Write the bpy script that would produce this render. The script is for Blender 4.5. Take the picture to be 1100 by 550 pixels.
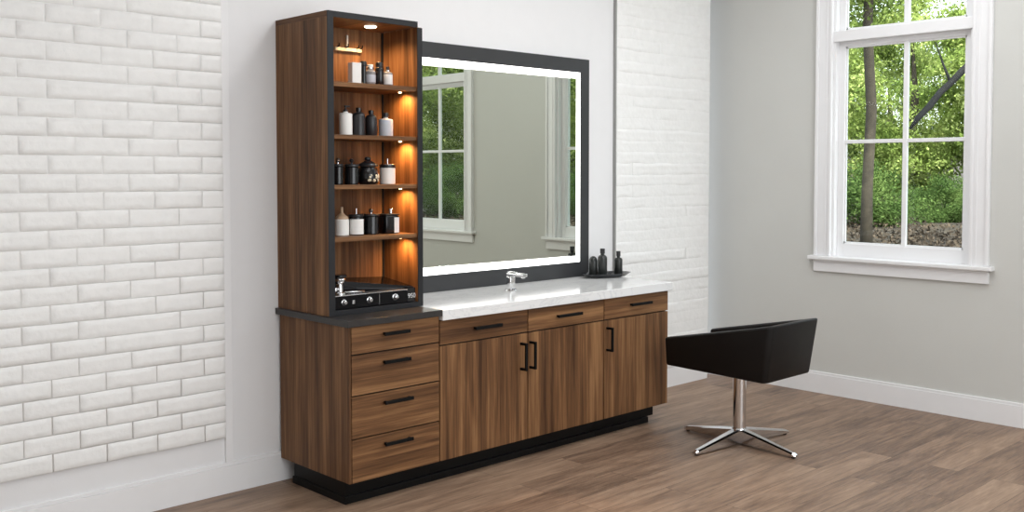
import bpy, bmesh, math, random
import numpy as np
from mathutils import Vector, Matrix, noise

for o in list(bpy.data.objects):
    bpy.data.objects.remove(o)
scn = bpy.context.scene
COL = scn.collection
R = math.radians

# ------------------------------------------------------------------ camera
cam_d = bpy.data.cameras.new('camera')
cam = bpy.data.objects.new('camera', cam_d)
COL.objects.link(cam)
scn.camera = cam
cam_d.sensor_fit = 'HORIZONTAL'
cam_d.sensor_width = 36.0
cam_d.lens = 1076.485 / 1100 * 36.0
cam_d.shift_y = -(275.0 - 228.572) / 1100
cam_d.clip_start = 0.05
cam_d.clip_end = 300
cam.location = (-2.6714, -4.5489, 1.6002)
cam.rotation_euler = (R(90 - 2.370), 0, R(-43.623))

# ------------------------------------------------------------------ view
vs = scn.view_settings
vs.view_transform = 'Standard'
vs.look = 'None'
vs.gamma = 1.0
vs.use_curve_mapping = False
vs.exposure = 0.0

# ------------------------------------------------------------------ world + sun
w = bpy.data.worlds.new('sky')
scn.world = w
w.use_nodes = True
nt = w.node_tree
nt.nodes.clear()
wo = nt.nodes.new('ShaderNodeOutputWorld')
bg = nt.nodes.new('ShaderNodeBackground')
sky = nt.nodes.new('ShaderNodeTexSky')
sky.sky_type = 'NISHITA'
sky.sun_disc = False
sky.sun_elevation = R(48)
sky.sun_rotation = R(200)
sky.air_density = 1.0
sky.dust_density = 3.0
hs = nt.nodes.new('ShaderNodeHueSaturation')
hs.inputs['Saturation'].default_value = 0.35
bg.inputs['Strength'].default_value = 0.9
nt.links.new(sky.outputs[0], hs.inputs['Color'])
nt.links.new(hs.outputs[0], bg.inputs['Color'])
nt.links.new(bg.outputs[0], wo.inputs[0])

def lamp(name, kind, loc, energy, col=(1, 1, 1), target=None, **kw):
    d = bpy.data.lights.new(name, kind)
    d.energy = energy
    d.color = col
    for k, v in kw.items():
        setattr(d, k, v)
    o = bpy.data.objects.new(name, d)
    COL.objects.link(o)
    o.location = loc
    if target is not None:
        o.rotation_euler = (Vector(target) - Vector(loc)).to_track_quat('-Z', 'Y').to_euler()
    return o

lamp('sun_light', 'SUN', (0, -20, 30), 6.0, (1.0, 0.95, 0.82), (14, -12, 0), angle=R(1.0))
# the room's ceiling lights: one near the wall unit, large soft ones over the rest of the room
CEIL = 3.6
lamp('ceiling_light_near_wall', 'AREA', (0.95, -1.75, CEIL - 0.06), 24, (1.0, 1.0, 1.0), (0.95, -1.75, 0), shape='SQUARE', size=0.55)
lamp('ceiling_light_room', 'AREA', (-1.3, -3.6, CEIL - 0.06), 47, (0.97, 0.99, 1.0), (-1.3, -3.9, 0), shape='RECTANGLE', size=2.6, size_y=2.2)
lamp('ceiling_light_right', 'AREA', (2.45, -2.2, CEIL - 0.06), 38, (0.96, 0.985, 1.0), (2.45, -2.2, 0), shape='RECTANGLE', size=1.8, size_y=2.0)
# added frontal fill, unseen behind the camera, to balance the top-down light
lamp('front_fill_light', 'AREA', (0.2, -7.1, 1.75), 165, (0.93, 0.97, 1.0), (0.3, 0, 1.2), shape='RECTANGLE', size=5.0, size_y=2.7)

# ------------------------------------------------------------------ materials
def new_mat(name):
    m = bpy.data.materials.new(name)
    m.use_nodes = True
    n = m.node_tree.nodes
    l = m.node_tree.links
    return m, n, l, n['Principled BSDF']

def plain(name, col, rough=0.5, metal=0.0, spec=0.5, var=0.04, vscale=12.0, bump=0.0, bscale=80.0, coat=0.0):
    m, n, l, b = new_mat(name)
    tc = n.new('ShaderNodeTexCoord')
    nz = n.new('ShaderNodeTexNoise')
    nz.inputs['Scale'].default_value = vscale
    nz.inputs['Detail'].default_value = 5
    l.new(tc.outputs['Object'], nz.inputs['Vector'])
    cr = n.new('ShaderNodeValToRGB')
    cr.color_ramp.elements[0].position = 0.3
    cr.color_ramp.elements[1].position = 0.7
    cr.color_ramp.elements[0].color = tuple(c * (1 - var) for c in col) + (1,)
    cr.color_ramp.elements[1].color = tuple(min(1, c * (1 + var)) for c in col) + (1,)
    l.new(nz.outputs['Fac'], cr.inputs['Fac'])
    l.new(cr.outputs['Color'], b.inputs['Base Color'])
    b.inputs['Roughness'].default_value = rough
    b.inputs['Metallic'].default_value = metal
    b.inputs['Specular IOR Level'].default_value = spec
    b.inputs['Coat Weight'].default_value = coat
    if bump > 0:
        n2 = n.new('ShaderNodeTexNoise')
        n2.inputs['Scale'].default_value = bscale
        n2.inputs['Detail'].default_value = 4
        l.new(tc.outputs['Object'], n2.inputs['Vector'])
        bp = n.new('ShaderNodeBump')
        bp.inputs['Strength'].default_value = bump
        bp.inputs['Distance'].default_value = 0.01
        l.new(n2.outputs['Fac'], bp.inputs['Height'])
        l.new(bp.outputs['Normal'], b.inputs['Normal'])
    return m

def glow(name, col, strength):
    m, n, l, b = new_mat(name)
    b.inputs['Base Color'].default_value = tuple(col) + (1,)
    b.inputs['Emission Color'].default_value = tuple(col) + (1,)
    b.inputs['Emission Strength'].default_value = strength
    return m

def wood(name, axis, dark, mid, light, rough=0.5, scale=1.0):
    """walnut laminate: long streaks running along one axis"""
    m, n, l, b = new_mat(name)
    tc = n.new('ShaderNodeTexCoord')
    oi = n.new('ShaderNodeObjectInfo')
    mul = n.new('ShaderNodeVectorMath'); mul.operation = 'SCALE'
    cmb = n.new('ShaderNodeCombineXYZ')
    for i in range(3):
        l.new(oi.outputs['Random'], cmb.inputs[i])
    l.new(cmb.outputs[0], mul.inputs[0]); mul.inputs['Scale'].default_value = 13.0
    add = n.new('ShaderNodeVectorMath'); add.operation = 'ADD'
    l.new(tc.outputs['Object'], add.inputs[0]); l.new(mul.outputs[0], add.inputs[1])
    def streak(sc, along, detail, dist=0.0):
        mp = n.new('ShaderNodeMapping')
        s = [sc, sc, sc]; s['xyz'.index(axis)] = sc * along
        mp.inputs['Scale'].default_value = s
        l.new(add.outputs[0], mp.inputs['Vector'])
        t = n.new('ShaderNodeTexNoise')
        t.inputs['Scale'].default_value = 1.0
        t.inputs['Detail'].default_value = detail
        t.inputs['Roughness'].default_value = 0.6
        t.inputs['Distortion'].default_value = dist
        l.new(mp.outputs[0], t.inputs['Vector'])
        return t.outputs['Fac']
    a = streak(15 * scale, 0.045, 3, 0.4)
    c = streak(70 * scale, 0.025, 5, 0.2)
    d = streak(230 * scale, 0.035, 2)
    def mix(x, y, f):
        q = n.new('ShaderNodeMix'); q.data_type = 'FLOAT'
        q.inputs[0].default_value = f
        l.new(x, q.inputs[2]); l.new(y, q.inputs[3])
        return q.outputs[0]
    f = mix(mix(a, c, 0.36), d, 0.14)
    cr = n.new('ShaderNodeValToRGB')
    e = cr.color_ramp.elements
    e[0].position = 0.37; e[0].color = tuple(dark) + (1,)
    e[1].position = 0.63; e[1].color = tuple(light) + (1,)
    k = e.new(0.5); k.color = tuple(mid) + (1,)
    l.new(f, cr.inputs['Fac'])
    l.new(cr.outputs['Color'], b.inputs['Base Color'])
    b.inputs['Roughness'].default_value = rough
    b.inputs['Specular IOR Level'].default_value = 0.22
    bp = n.new('ShaderNodeBump'); bp.inputs['Strength'].default_value = 0.12; bp.inputs['Distance'].default_value = 0.003
    l.new(d, bp.inputs['Height']); l.new(bp.outputs['Normal'], b.inputs['Normal'])
    return m

WD = ((0.060, 0.027, 0.012), (0.155, 0.073, 0.031), (0.300, 0.155, 0.068))
M = {}
M['wood_v'] = wood('walnut_vertical', 'z', *WD)
M['wood_h'] = wood('walnut_horizontal', 'x', *WD)
M['wood_y'] = wood('walnut_deep', 'y', *WD)
M['wall'] = plain('white_wall_paint', (0.80, 0.80, 0.81), 0.6, var=0.008, bump=0.05, bscale=120)
M['wall_grey'] = plain('warm_grey_wall_paint', (0.61, 0.612, 0.585), 0.65, var=0.012, vscale=3, bump=0.06, bscale=90)
M['ceiling'] = plain('ceiling_paint', (0.85, 0.85, 0.84), 0.8, var=0.01)
M['brick'] = plain('white_glazed_brick', (0.88, 0.88, 0.87), 0.42, var=0.025, vscale=22, bump=0.25, bscale=38)
M['trim'] = plain('white_trim_paint', (0.84, 0.84, 0.85), 0.35, var=0.008)
M['black'] = plain('black_laminate', (0.012, 0.012, 0.013), 0.38, var=0.1)
M['charcoal'] = plain('charcoal_frame_paint', (0.030, 0.031, 0.034), 0.42, var=0.05)
M['towerframe'] = plain('black_front_frame_paint', (0.014, 0.0145, 0.017), 0.42, spec=0.35, var=0.05)
M['kick'] = plain('black_plinth_laminate', (0.005, 0.005, 0.005), 0.35, spec=0.15, var=0.1)
M['darktop'] = plain('dark_grey_countertop', (0.035, 0.032, 0.031), 0.32, spec=0.35, var=0.08, vscale=60)
M['handle'] = plain('matte_black_metal', (0.004, 0.004, 0.004), 0.5, spec=0.15, var=0.05)
M['gap'] = plain('dark_reveal', (0.008, 0.007, 0.006), 0.8, var=0.05)
M['leather'] = plain('black_leather', (0.0062, 0.0052, 0.0050), 0.42, spec=0.22, var=0.12, vscale=40, bump=0.2, bscale=260)
M['chrome'] = plain('polished_chrome', (0.72, 0.72, 0.73), 0.10, metal=1.0, var=0.01)
M['rubber'] = plain('black_rubber', (0.01, 0.01, 0.01), 0.7, var=0.05)
M['jarblack'] = plain('gloss_black_glass', (0.007, 0.007, 0.008), 0.16, var=0.1)
M['bottleblack'] = plain('satin_black_plastic', (0.016, 0.016, 0.018), 0.34, var=0.1)
M['bottlegreen'] = plain('satin_charcoal_bottle', (0.020, 0.023, 0.022), 0.30, var=0.1)
M['whiteplastic'] = plain('white_plastic', (0.78, 0.77, 0.74), 0.4, var=0.02)
M['greyplastic'] = plain('pale_grey_plastic', (0.46, 0.49, 0.54), 0.4, var=0.03)
M['cream'] = plain('cream_sweets', (0.75, 0.66, 0.48), 0.6, var=0.2, vscale=60)
M['paper'] = plain('paper_label', (0.80, 0.79, 0.77), 0.7, var=0.03)
M['beige'] = plain('beige_plastic', (0.42, 0.29, 0.19), 0.45, var=0.05)
M['greyglass'] = plain('smoky_clear_glass', (0.26, 0.25, 0.25), 0.12, var=0.25, vscale=70)
M['silver'] = plain('brushed_silver', (0.62, 0.62, 0.63), 0.22, metal=1.0, var=0.03)
M['gloss_black'] = plain('gloss_black_casing', (0.004, 0.004, 0.005), 0.15, spec=0.2, var=0.1)
M['tray'] = plain('dark_stone_tray', (0.022, 0.025, 0.029), 0.22, var=0.2, vscale=40)
M['lettering'] = plain('silver_lettering', (0.7, 0.7, 0.7), 0.4, var=0.01)
M['led'] = glow('led_strip_light', (1.0, 0.985, 0.96), 2.6)
M['puck'] = glow('warm_puck_light', (1.0, 0.83, 0.60), 9.0)
M['puck_small'] = glow('amber_puck_light', (1.0, 0.72, 0.38), 6.0)
M['bark'] = plain('grey_brown_bark', (0.038, 0.030, 0.020), 0.9, var=0.35, vscale=9, bump=0.8, bscale=20)
M['barkdark'] = plain('dark_bark', (0.008, 0.008, 0.009), 0.9, var=0.35, vscale=9, bump=0.8, bscale=20)

def mirror_mat():
    m, n, l, b = new_mat('mirror_glass')
    b.inputs['Base Color'].default_value = (0.585, 0.61, 0.54, 1)
    b.inputs['Metallic'].default_value = 1.0
    b.inputs['Roughness'].default_value = 0.0
    tc = n.new('ShaderNodeTexCoord'); nz = n.new('ShaderNodeTexNoise'); nz.inputs['Scale'].default_value = 3
    l.new(tc.outputs['Object'], nz.inputs['Vector'])
    mr = n.new('ShaderNodeMapRange'); mr.inputs[3].default_value = 0.004; mr.inputs[4].default_value = 0.012
    l.new(nz.outputs['Fac'], mr.inputs[0]); l.new(mr.outputs[0], b.inputs['Roughness'])
    return m
M['mirror'] = mirror_mat()

def glass_mat():
    m, n, l, b = new_mat('window_glass')
    n.remove(b)
    out = n['Material Output']
    tr = n.new('ShaderNodeBsdfTransparent'); tr.inputs[0].default_value = (0.93, 0.97, 0.95, 1)
    gl = n.new('ShaderNodeBsdfGlossy'); gl.inputs['Roughness'].default_value = 0.0
    fr = n.new('ShaderNodeFresnel'); fr.inputs['IOR'].default_value = 1.45
    mx = n.new('ShaderNodeMixShader')
    # the thin pane does not bend light: only its entry face reflects, with an anti-glare coating
    geo = n.new('ShaderNodeNewGeometry')
    inv = n.new('ShaderNodeMath'); inv.operation = 'SUBTRACT'; inv.inputs[0].default_value = 1.0
    l.new(geo.outputs['Backfacing'], inv.inputs[1])
    k1 = n.new('ShaderNodeMath'); k1.operation = 'MULTIPLY'; l.new(fr.outputs[0], k1.inputs[0]); l.new(inv.outputs[0], k1.inputs[1])
    k2 = n.new('ShaderNodeMath'); k2.operation = 'MULTIPLY'; l.new(k1.outputs[0], k2.inputs[0]); k2.inputs[1].default_value = 0.2
    l.new(k2.outputs[0], mx.inputs[0]); l.new(tr.outputs[0], mx.inputs[1]); l.new(gl.outputs[0], mx.inputs[2])
    l.new(mx.outputs[0], out.inputs[0])
    return m
M['glass'] = glass_mat()

def marble_mat():
    m, n, l, b = new_mat('white_veined_marble')
    tc = n.new('ShaderNodeTexCoord')
    mp = n.new('ShaderNodeMapping'); mp.inputs['Scale'].default_value = (1.2, 3.0, 3.0); mp.inputs['Rotation'].default_value = (0, 0, 0.4)
    l.new(tc.outputs['Object'], mp.inputs[0])
    nz = n.new('ShaderNodeTexNoise'); nz.inputs['Scale'].default_value = 2.2; nz.inputs['Detail'].default_value = 9; nz.inputs['Roughness'].default_value = 0.62; nz.inputs['Distortion'].default_value = 1.2
    l.new(mp.outputs[0], nz.inputs['Vector'])
    cr = n.new('ShaderNodeValToRGB'); e = cr.color_ramp.elements
    e[0].position = 0.47; e[0].color = (0.80, 0.80, 0.80, 1)
    e[1].position = 0.53; e[1].color = (0.80, 0.80, 0.80, 1)
    k = e.new(0.5); k.color = (0.70, 0.705, 0.715, 1)
    l.new(nz.outputs['Fac'], cr.inputs[0]); l.new(cr.outputs[0], b.inputs['Base Color'])
    b.inputs['Roughness'].default_value = 0.14
    return m
M['marble'] = marble_mat()

def floor_mat():
    m, n, l, b = new_mat('wood_plank_floor')
    tc = n.new('ShaderNodeTexCoord')
    br = n.new('ShaderNodeTexBrick')
    br.offset = 0.37; br.offset_frequency = 2; br.squash = 1.0
    br.inputs['Scale'].default_value = 1.0
    br.inputs['Brick Width'].default_value = 1.35
    br.inputs['Row Height'].default_value = 0.182
    br.inputs['Mortar Size'].default_value = 0.0012
    br.inputs['Mortar Smooth'].default_value = 0.3
    br.inputs['Bias'].default_value = 0.0
    br.inputs['Color1'].default_value = (0, 0, 0, 1)
    br.inputs['Color2'].default_value = (1, 1, 1, 1)
    br.inputs['Mortar'].default_value = (0.5, 0.5, 0.5, 1)
    l.new(tc.outputs['Object'], br.inputs['Vector'])
    # each plank shifts the grain
    sc = n.new('ShaderNodeVectorMath'); sc.operation = 'SCALE'; sc.inputs['Scale'].default_value = 7.0
    l.new(br.outputs['Color'], sc.inputs[0])
    ad = n.new('ShaderNodeVectorMath'); ad.operation = 'ADD'
    l.new(tc.outputs['Object'], ad.inputs[0]); l.new(sc.outputs[0], ad.inputs[1])
    def nzz(scale, det, dist=0.4):
        mp = n.new('ShaderNodeMapping'); mp.inputs['Scale'].default_value = scale
        l.new(ad.outputs[0], mp.inputs[0])
        t = n.new('ShaderNodeTexNoise'); t.inputs['Scale'].default_value = 1; t.inputs['Detail'].default_value = det
        t.inputs['Roughness'].default_value = 0.62; t.inputs['Distortion'].default_value = dist
        l.new(mp.outputs[0], t.inputs['Vector']); return t.outputs['Fac']
    a = nzz((1.5, 9, 3), 6, 0.8); c = nzz((4, 60, 10), 6); d = nzz((10, 200, 20), 3)
    def mix(x, y, f):
        q = n.new('ShaderNodeMix'); q.data_type = 'FLOAT'; q.inputs[0].default_value = f
        l.new(x, q.inputs[2]); l.new(y, q.inputs[3]); return q.outputs[0]
    f = mix(mix(a, c, 0.45), d, 0.2)
    sep = n.new('ShaderNodeSeparateColor'); l.new(br.outputs['Color'], sep.inputs[0])
    f = mix(f, sep.outputs[0], 0.09)
    cr = n.new('ShaderNodeValToRGB'); e = cr.color_ramp.elements
    e[0].position = 0.35; e[0].color = (0.080, 0.047, 0.031, 1)
    e[1].position = 0.65; e[1].color = (0.43, 0.295, 0.20, 1)
    k = e.new(0.5); k.color = (0.255, 0.165, 0.110, 1)
    l.new(f, cr.inputs[0])
    mx = n.new('ShaderNodeMix'); mx.data_type = 'RGBA'
    l.new(br.outputs['Fac'], mx.inputs[0]); l.new(cr.outputs[0], mx.inputs[6]); mx.inputs[7].default_value = (0.05, 0.032, 0.022, 1)
    l.new(mx.outputs[2], b.inputs['Base Color'])
    mr = n.new('ShaderNodeMapRange'); mr.inputs[3].default_value = 0.36; mr.inputs[4].default_value = 0.55
    l.new(c, mr.inputs[0]); l.new(mr.outputs[0], b.inputs['Roughness'])
    b.inputs['Specular IOR Level'].default_value = 0.5
    bp = n.new('ShaderNodeBump'); bp.inputs['Strength'].default_value = 0.15; bp.inputs['Distance'].default_value = 0.002
    l.new(d, bp.inputs['Height']); l.new(bp.outputs['Normal'], b.inputs['Normal'])
    return m
M['floor'] = floor_mat()

def leaf_mat(name, c1, c2, c3, trans=0.35):
    m, n, l, b = new_mat(name)
    n.remove(b)
    out = n['Material Output']
    geo = n.new('ShaderNodeNewGeometry')
    nz = n.new('ShaderNodeTexNoise'); nz.inputs['Scale'].default_value = 0.9; nz.inputs['Detail'].default_value = 8; nz.inputs['Roughness'].default_value = 0.75
    l.new(geo.outputs['Position'], nz.inputs['Vector'])
    cr = n.new('ShaderNodeValToRGB'); e = cr.color_ramp.elements
    e[0].position = 0.35; e[0].color = tuple(c1) + (1,)
    e[1].position = 0.65; e[1].color = tuple(c3) + (1,)
    k = e.new(0.5); k.color = tuple(c2) + (1,)
    l.new(nz.outputs['Fac'], cr.inputs[0])
    df = n.new('ShaderNodeBsdfDiffuse'); tl = n.new('ShaderNodeBsdfTranslucent')
    l.new(cr.outputs[0], df.inputs[0]); l.new(cr.outputs[0], tl.inputs[0])
    mx = n.new('ShaderNodeMixShader'); mx.inputs[0].default_value = trans
    l.new(df.outputs[0], mx.inputs[1]); l.new(tl.outputs[0], mx.inputs[2]); l.new(mx.outputs[0], out.inputs[0])
    return m
M['leaf_light'] = leaf_mat('light_green_leaves', (0.07, 0.12, 0.03), (0.26, 0.34, 0.09), (0.62, 0.68, 0.27))
M['leaf_mid'] = leaf_mat('green_leaves', (0.05, 0.09, 0.025), (0.16, 0.23, 0.06), (0.42, 0.50, 0.16))
M['leaf_dark'] = leaf_mat('dark_shrub_leaves', (0.035, 0.065, 0.022), (0.085, 0.14, 0.042), (0.20, 0.28, 0.09))

def ground_mat():
    m, n, l, b = new_mat('leaf_litter_ground')
    geo = n.new('ShaderNodeNewGeometry')
    nz = n.new('ShaderNodeTexNoise'); nz.inputs['Scale'].default_value = 4.0; nz.inputs['Detail'].default_value = 9; nz.inputs['Roughness'].default_value = 0.8
    l.new(geo.outputs['Position'], nz.inputs['Vector'])
    cr = n.new('ShaderNodeValToRGB'); e = cr.color_ramp.elements
    e[0].position = 0.38; e[0].color = (0.008, 0.006, 0.004, 1)
    e[1].position = 0.64; e[1].color = (0.085, 0.064, 0.043, 1)
    k = e.new(0.52); k.color = (0.030, 0.021, 0.014, 1)
    l.new(nz.outputs['Fac'], cr.inputs[0]); l.new(cr.outputs[0], b.inputs['Base Color'])
    b.inputs['Roughness'].default_value = 0.95
    return m
M['ground'] = ground_mat()

# ------------------------------------------------------------------ helpers
def empty(name, label, cat, loc, group=None):
    o = bpy.data.objects.new(name, None)
    COL.objects.link(o)
    o.location = loc
    o.empty_display_size = 0.05
    o['label'] = label; o['category'] = cat
    if group: o['group'] = group
    return o

def link(name, bm, mat, parent=None, smooth=False, label=None, local=False):
    """build one mesh object; the bmesh is in world coordinates unless local"""
    me = bpy.data.meshes.new(name)
    if parent is not None and not local:
        off = Vector((0, 0, 0)); q = parent
        while q is not None:
            off += q.location; q = q.parent
        bmesh.ops.translate(bm, verts=bm.verts, vec=-off)
    bmesh.ops.recalc_face_normals(bm, faces=bm.faces)
    bm.to_mesh(me); bm.free()
    mats = mat if isinstance(mat, (list, tuple)) else [mat]
    for k in mats: me.materials.append(k)
    if smooth:
        for p in me.polygons: p.use_smooth = True
        if smooth == 'auto':
            try: me.set_sharp_from_angle(angle=R(38))
            except Exception: pass
    o = bpy.data.objects.new(name, me)
    COL.objects.link(o)
    if parent is not None: o.parent = parent
    if label: o['label'] = label
    return o

def struct(o):
    o['kind'] = 'structure'
    return o

def tag(o, label, cat, group=None):
    o['label'] = label; o['category'] = cat
    if group: o['group'] = group
    return o

def box(bm, x0, x1, y0, y1, z0, z1, bev=0.0, seg=2, mi=0):
    t = bmesh.new()
    vs = [t.verts.new((x, y, z)) for x in (x0, x1) for y in (y0, y1) for z in (z0, z1)]
    for f in ((0, 1, 3, 2), (4, 6, 7, 5), (0, 4, 5, 1), (2, 3, 7, 6), (0, 2, 6, 4), (1, 5, 7, 3)):
        t.faces.new([vs[i] for i in f])
    if bev > 0:
        bmesh.ops.bevel(t, geom=list(t.edges), offset=bev, segments=seg, affect='EDGES', profile=0.5)
    merge(bm, t, mi)

def merge(bm, t, mi=0, mtx=None):
    if mtx is not None: bmesh.ops.transform(t, matrix=mtx, verts=t.verts)
    mp = {v: bm.verts.new(v.co) for v in t.verts}
    for f in t.faces:
        try:
            g = bm.faces.new([mp[v] for v in f.verts]); g.material_index = mi
        except ValueError: pass
    t.free()

def B(*a, **k):
    bm = bmesh.new(); box(bm, *a, **k); return bm

def lathe(bm, prof, cx, cy, z0, seg=28, mi=0, sx=1.0, sy=1.0):
    rings = []
    for r, z in prof:
        if r < 1e-5: rings.append([bm.verts.new((cx, cy, z0 + z))])
        else: rings.append([bm.verts.new((cx + sx * r * math.cos(2 * math.pi * i / seg), cy + sy * r * math.sin(2 * math.pi * i / seg), z0 + z)) for i in range(seg)])
    for a, b in zip(rings, rings[1:]):
        for i in range(seg):
            j = (i + 1) % seg
            if len(a) == 1 and len(b) == 1: continue
            if len(a) == 1: f = [a[0], b[j], b[i]]
            elif len(b) == 1: f = [a[i], a[j], b[0]]
            else: f = [a[i], a[j], b[j], b[i]]
            bm.faces.new(f).material_index = mi
    for rg, rev in ((rings[0], True), (rings[-1], False)):
        if len(rg) > 1: bm.faces.new(rg[::-1] if rev else rg).material_index = mi

def tube(bm, pts, rad, seg=12):
    """tube along a polyline; rad a number or a list"""
    pts = [Vector(p) for p in pts]
    rs = rad if isinstance(rad, (list, tuple)) else [rad] * len(pts)
    rings = []
    up = Vector((0, 0, 1))
    for i, p in enumerate(pts):
        d = (pts[min(i + 1, len(pts) - 1)] - pts[max(i - 1, 0)]).normalized()
        a = d.cross(up)
        if a.length < 0.05: a = d.cross(Vector((0, 1, 0)))
        a.normalize(); b = d.cross(a).normalized()
        rings.append([bm.verts.new(p + rs[i] * (a * math.cos(t) + b * math.sin(t))) for t in [2 * math.pi * k / seg for k in range(seg)]])
    for a, b in zip(rings, rings[1:]):
        for i in range(seg):
            j = (i + 1) % seg
            bm.faces.new([a[i], a[j], b[j], b[i]])
    bm.faces.new(rings[0][::-1]); bm.faces.new(rings[-1])

def copy_tree(o, parent=None):
    c = o.copy(); COL.objects.link(c); c.parent = parent
    for ch in list(o.children): copy_tree(ch, c)
    return c

# ================================================================== SETTING
XR = 3.902          # wall with the windows
XE = 3.737          # outer corner where the wall behind the cabinets ends
XL, YF = -4.6, -7.2 # room extents behind the camera
BH = 0.155

struct(link('floor', B(XL, XR, YF, 0.75, -0.05, 0), M['floor']))
struct(link('ceiling', B(XL - 0.2, XR + 0.2, YF - 0.2, 0.95, CEIL, CEIL + 0.15), M['ceiling']))
struct(link('wall_back', B(XL, XE, 0, 0.16, 0, CEIL), M['wall']))
struct(link('wall_recess', B(XE - 0.05, XR, 0.6, 0.75, 0, CEIL), M['wall_grey']))
struct(link('wall_left', B(XL - 0.15, XL, YF, 0.16, 0, CEIL), M['wall']))
struct(link('wall_front', B(XL, XR, YF - 0.15, YF, 0, CEIL), M['wall_grey']))

# right wall with two window openings
W1O = (-1.925, -0.955)
W2O = (-4.215, -3.245)
WZ0, WZ1 = 0.97, 3.05
bm = bmesh.new()
TW = 0.16
for (y0, y1, z0, z1) in ((W1O[1], 0.75, 0, CEIL), (W2O[1], W1O[0], 0, CEIL), (YF, W2O[0], 0, CEIL)):
    box(bm, XR, XR + TW, y0, y1, z0, z1)
for (a, b) in (W1O, W2O):
    box(bm, XR, XR + TW, a, b, 0, WZ0)
    box(bm, XR, XR + TW, a, b, WZ1, CEIL)
struct(link('wall_right', bm, M['wall_grey']))

def baseboard(name, x0, x1, y0, y1, face):
    bm = bmesh.new()
    t = 0.016
    box(bm, x0, x1, y0, y1, 0, BH - 0.018, 0.0015)
    # thinner cap that steps back to the wall
    if face == '-y': box(bm, x0, x1, y0 + 0.005, y1, BH - 0.018, BH, 0.003)
    elif face == '-x': box(bm, x0 + 0.005, x1, y0, y1, BH - 0.018, BH, 0.003)
    elif face == '+x': box(bm, x0, x1 - 0.005, y0, y1, BH - 0.018, BH, 0.003)
    return struct(link(name, bm, M['trim']))
baseboard('baseboard_back', XL, XE, -0.016, 0, '-y')
baseboard('baseboard_right', XR - 0.016, XR, YF, 0.6, '-x')
baseboard('baseboard_left', XL, XL + 0.016, YF, 0, '+x')

# vertical trims beside the brick panels
struct(link('trim_1', B(-0.306, -0.268, -0.014, 0, BH, CEIL, 0.001), M['trim']))
struct(link('trim_2', B(2.628, 2.640, -0.022, 0, BH, CEIL, 0.001), plain('grey_edge_trim', (0.33, 0.33, 0.32), 0.4, metal=0.4, var=0.02)))

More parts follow.
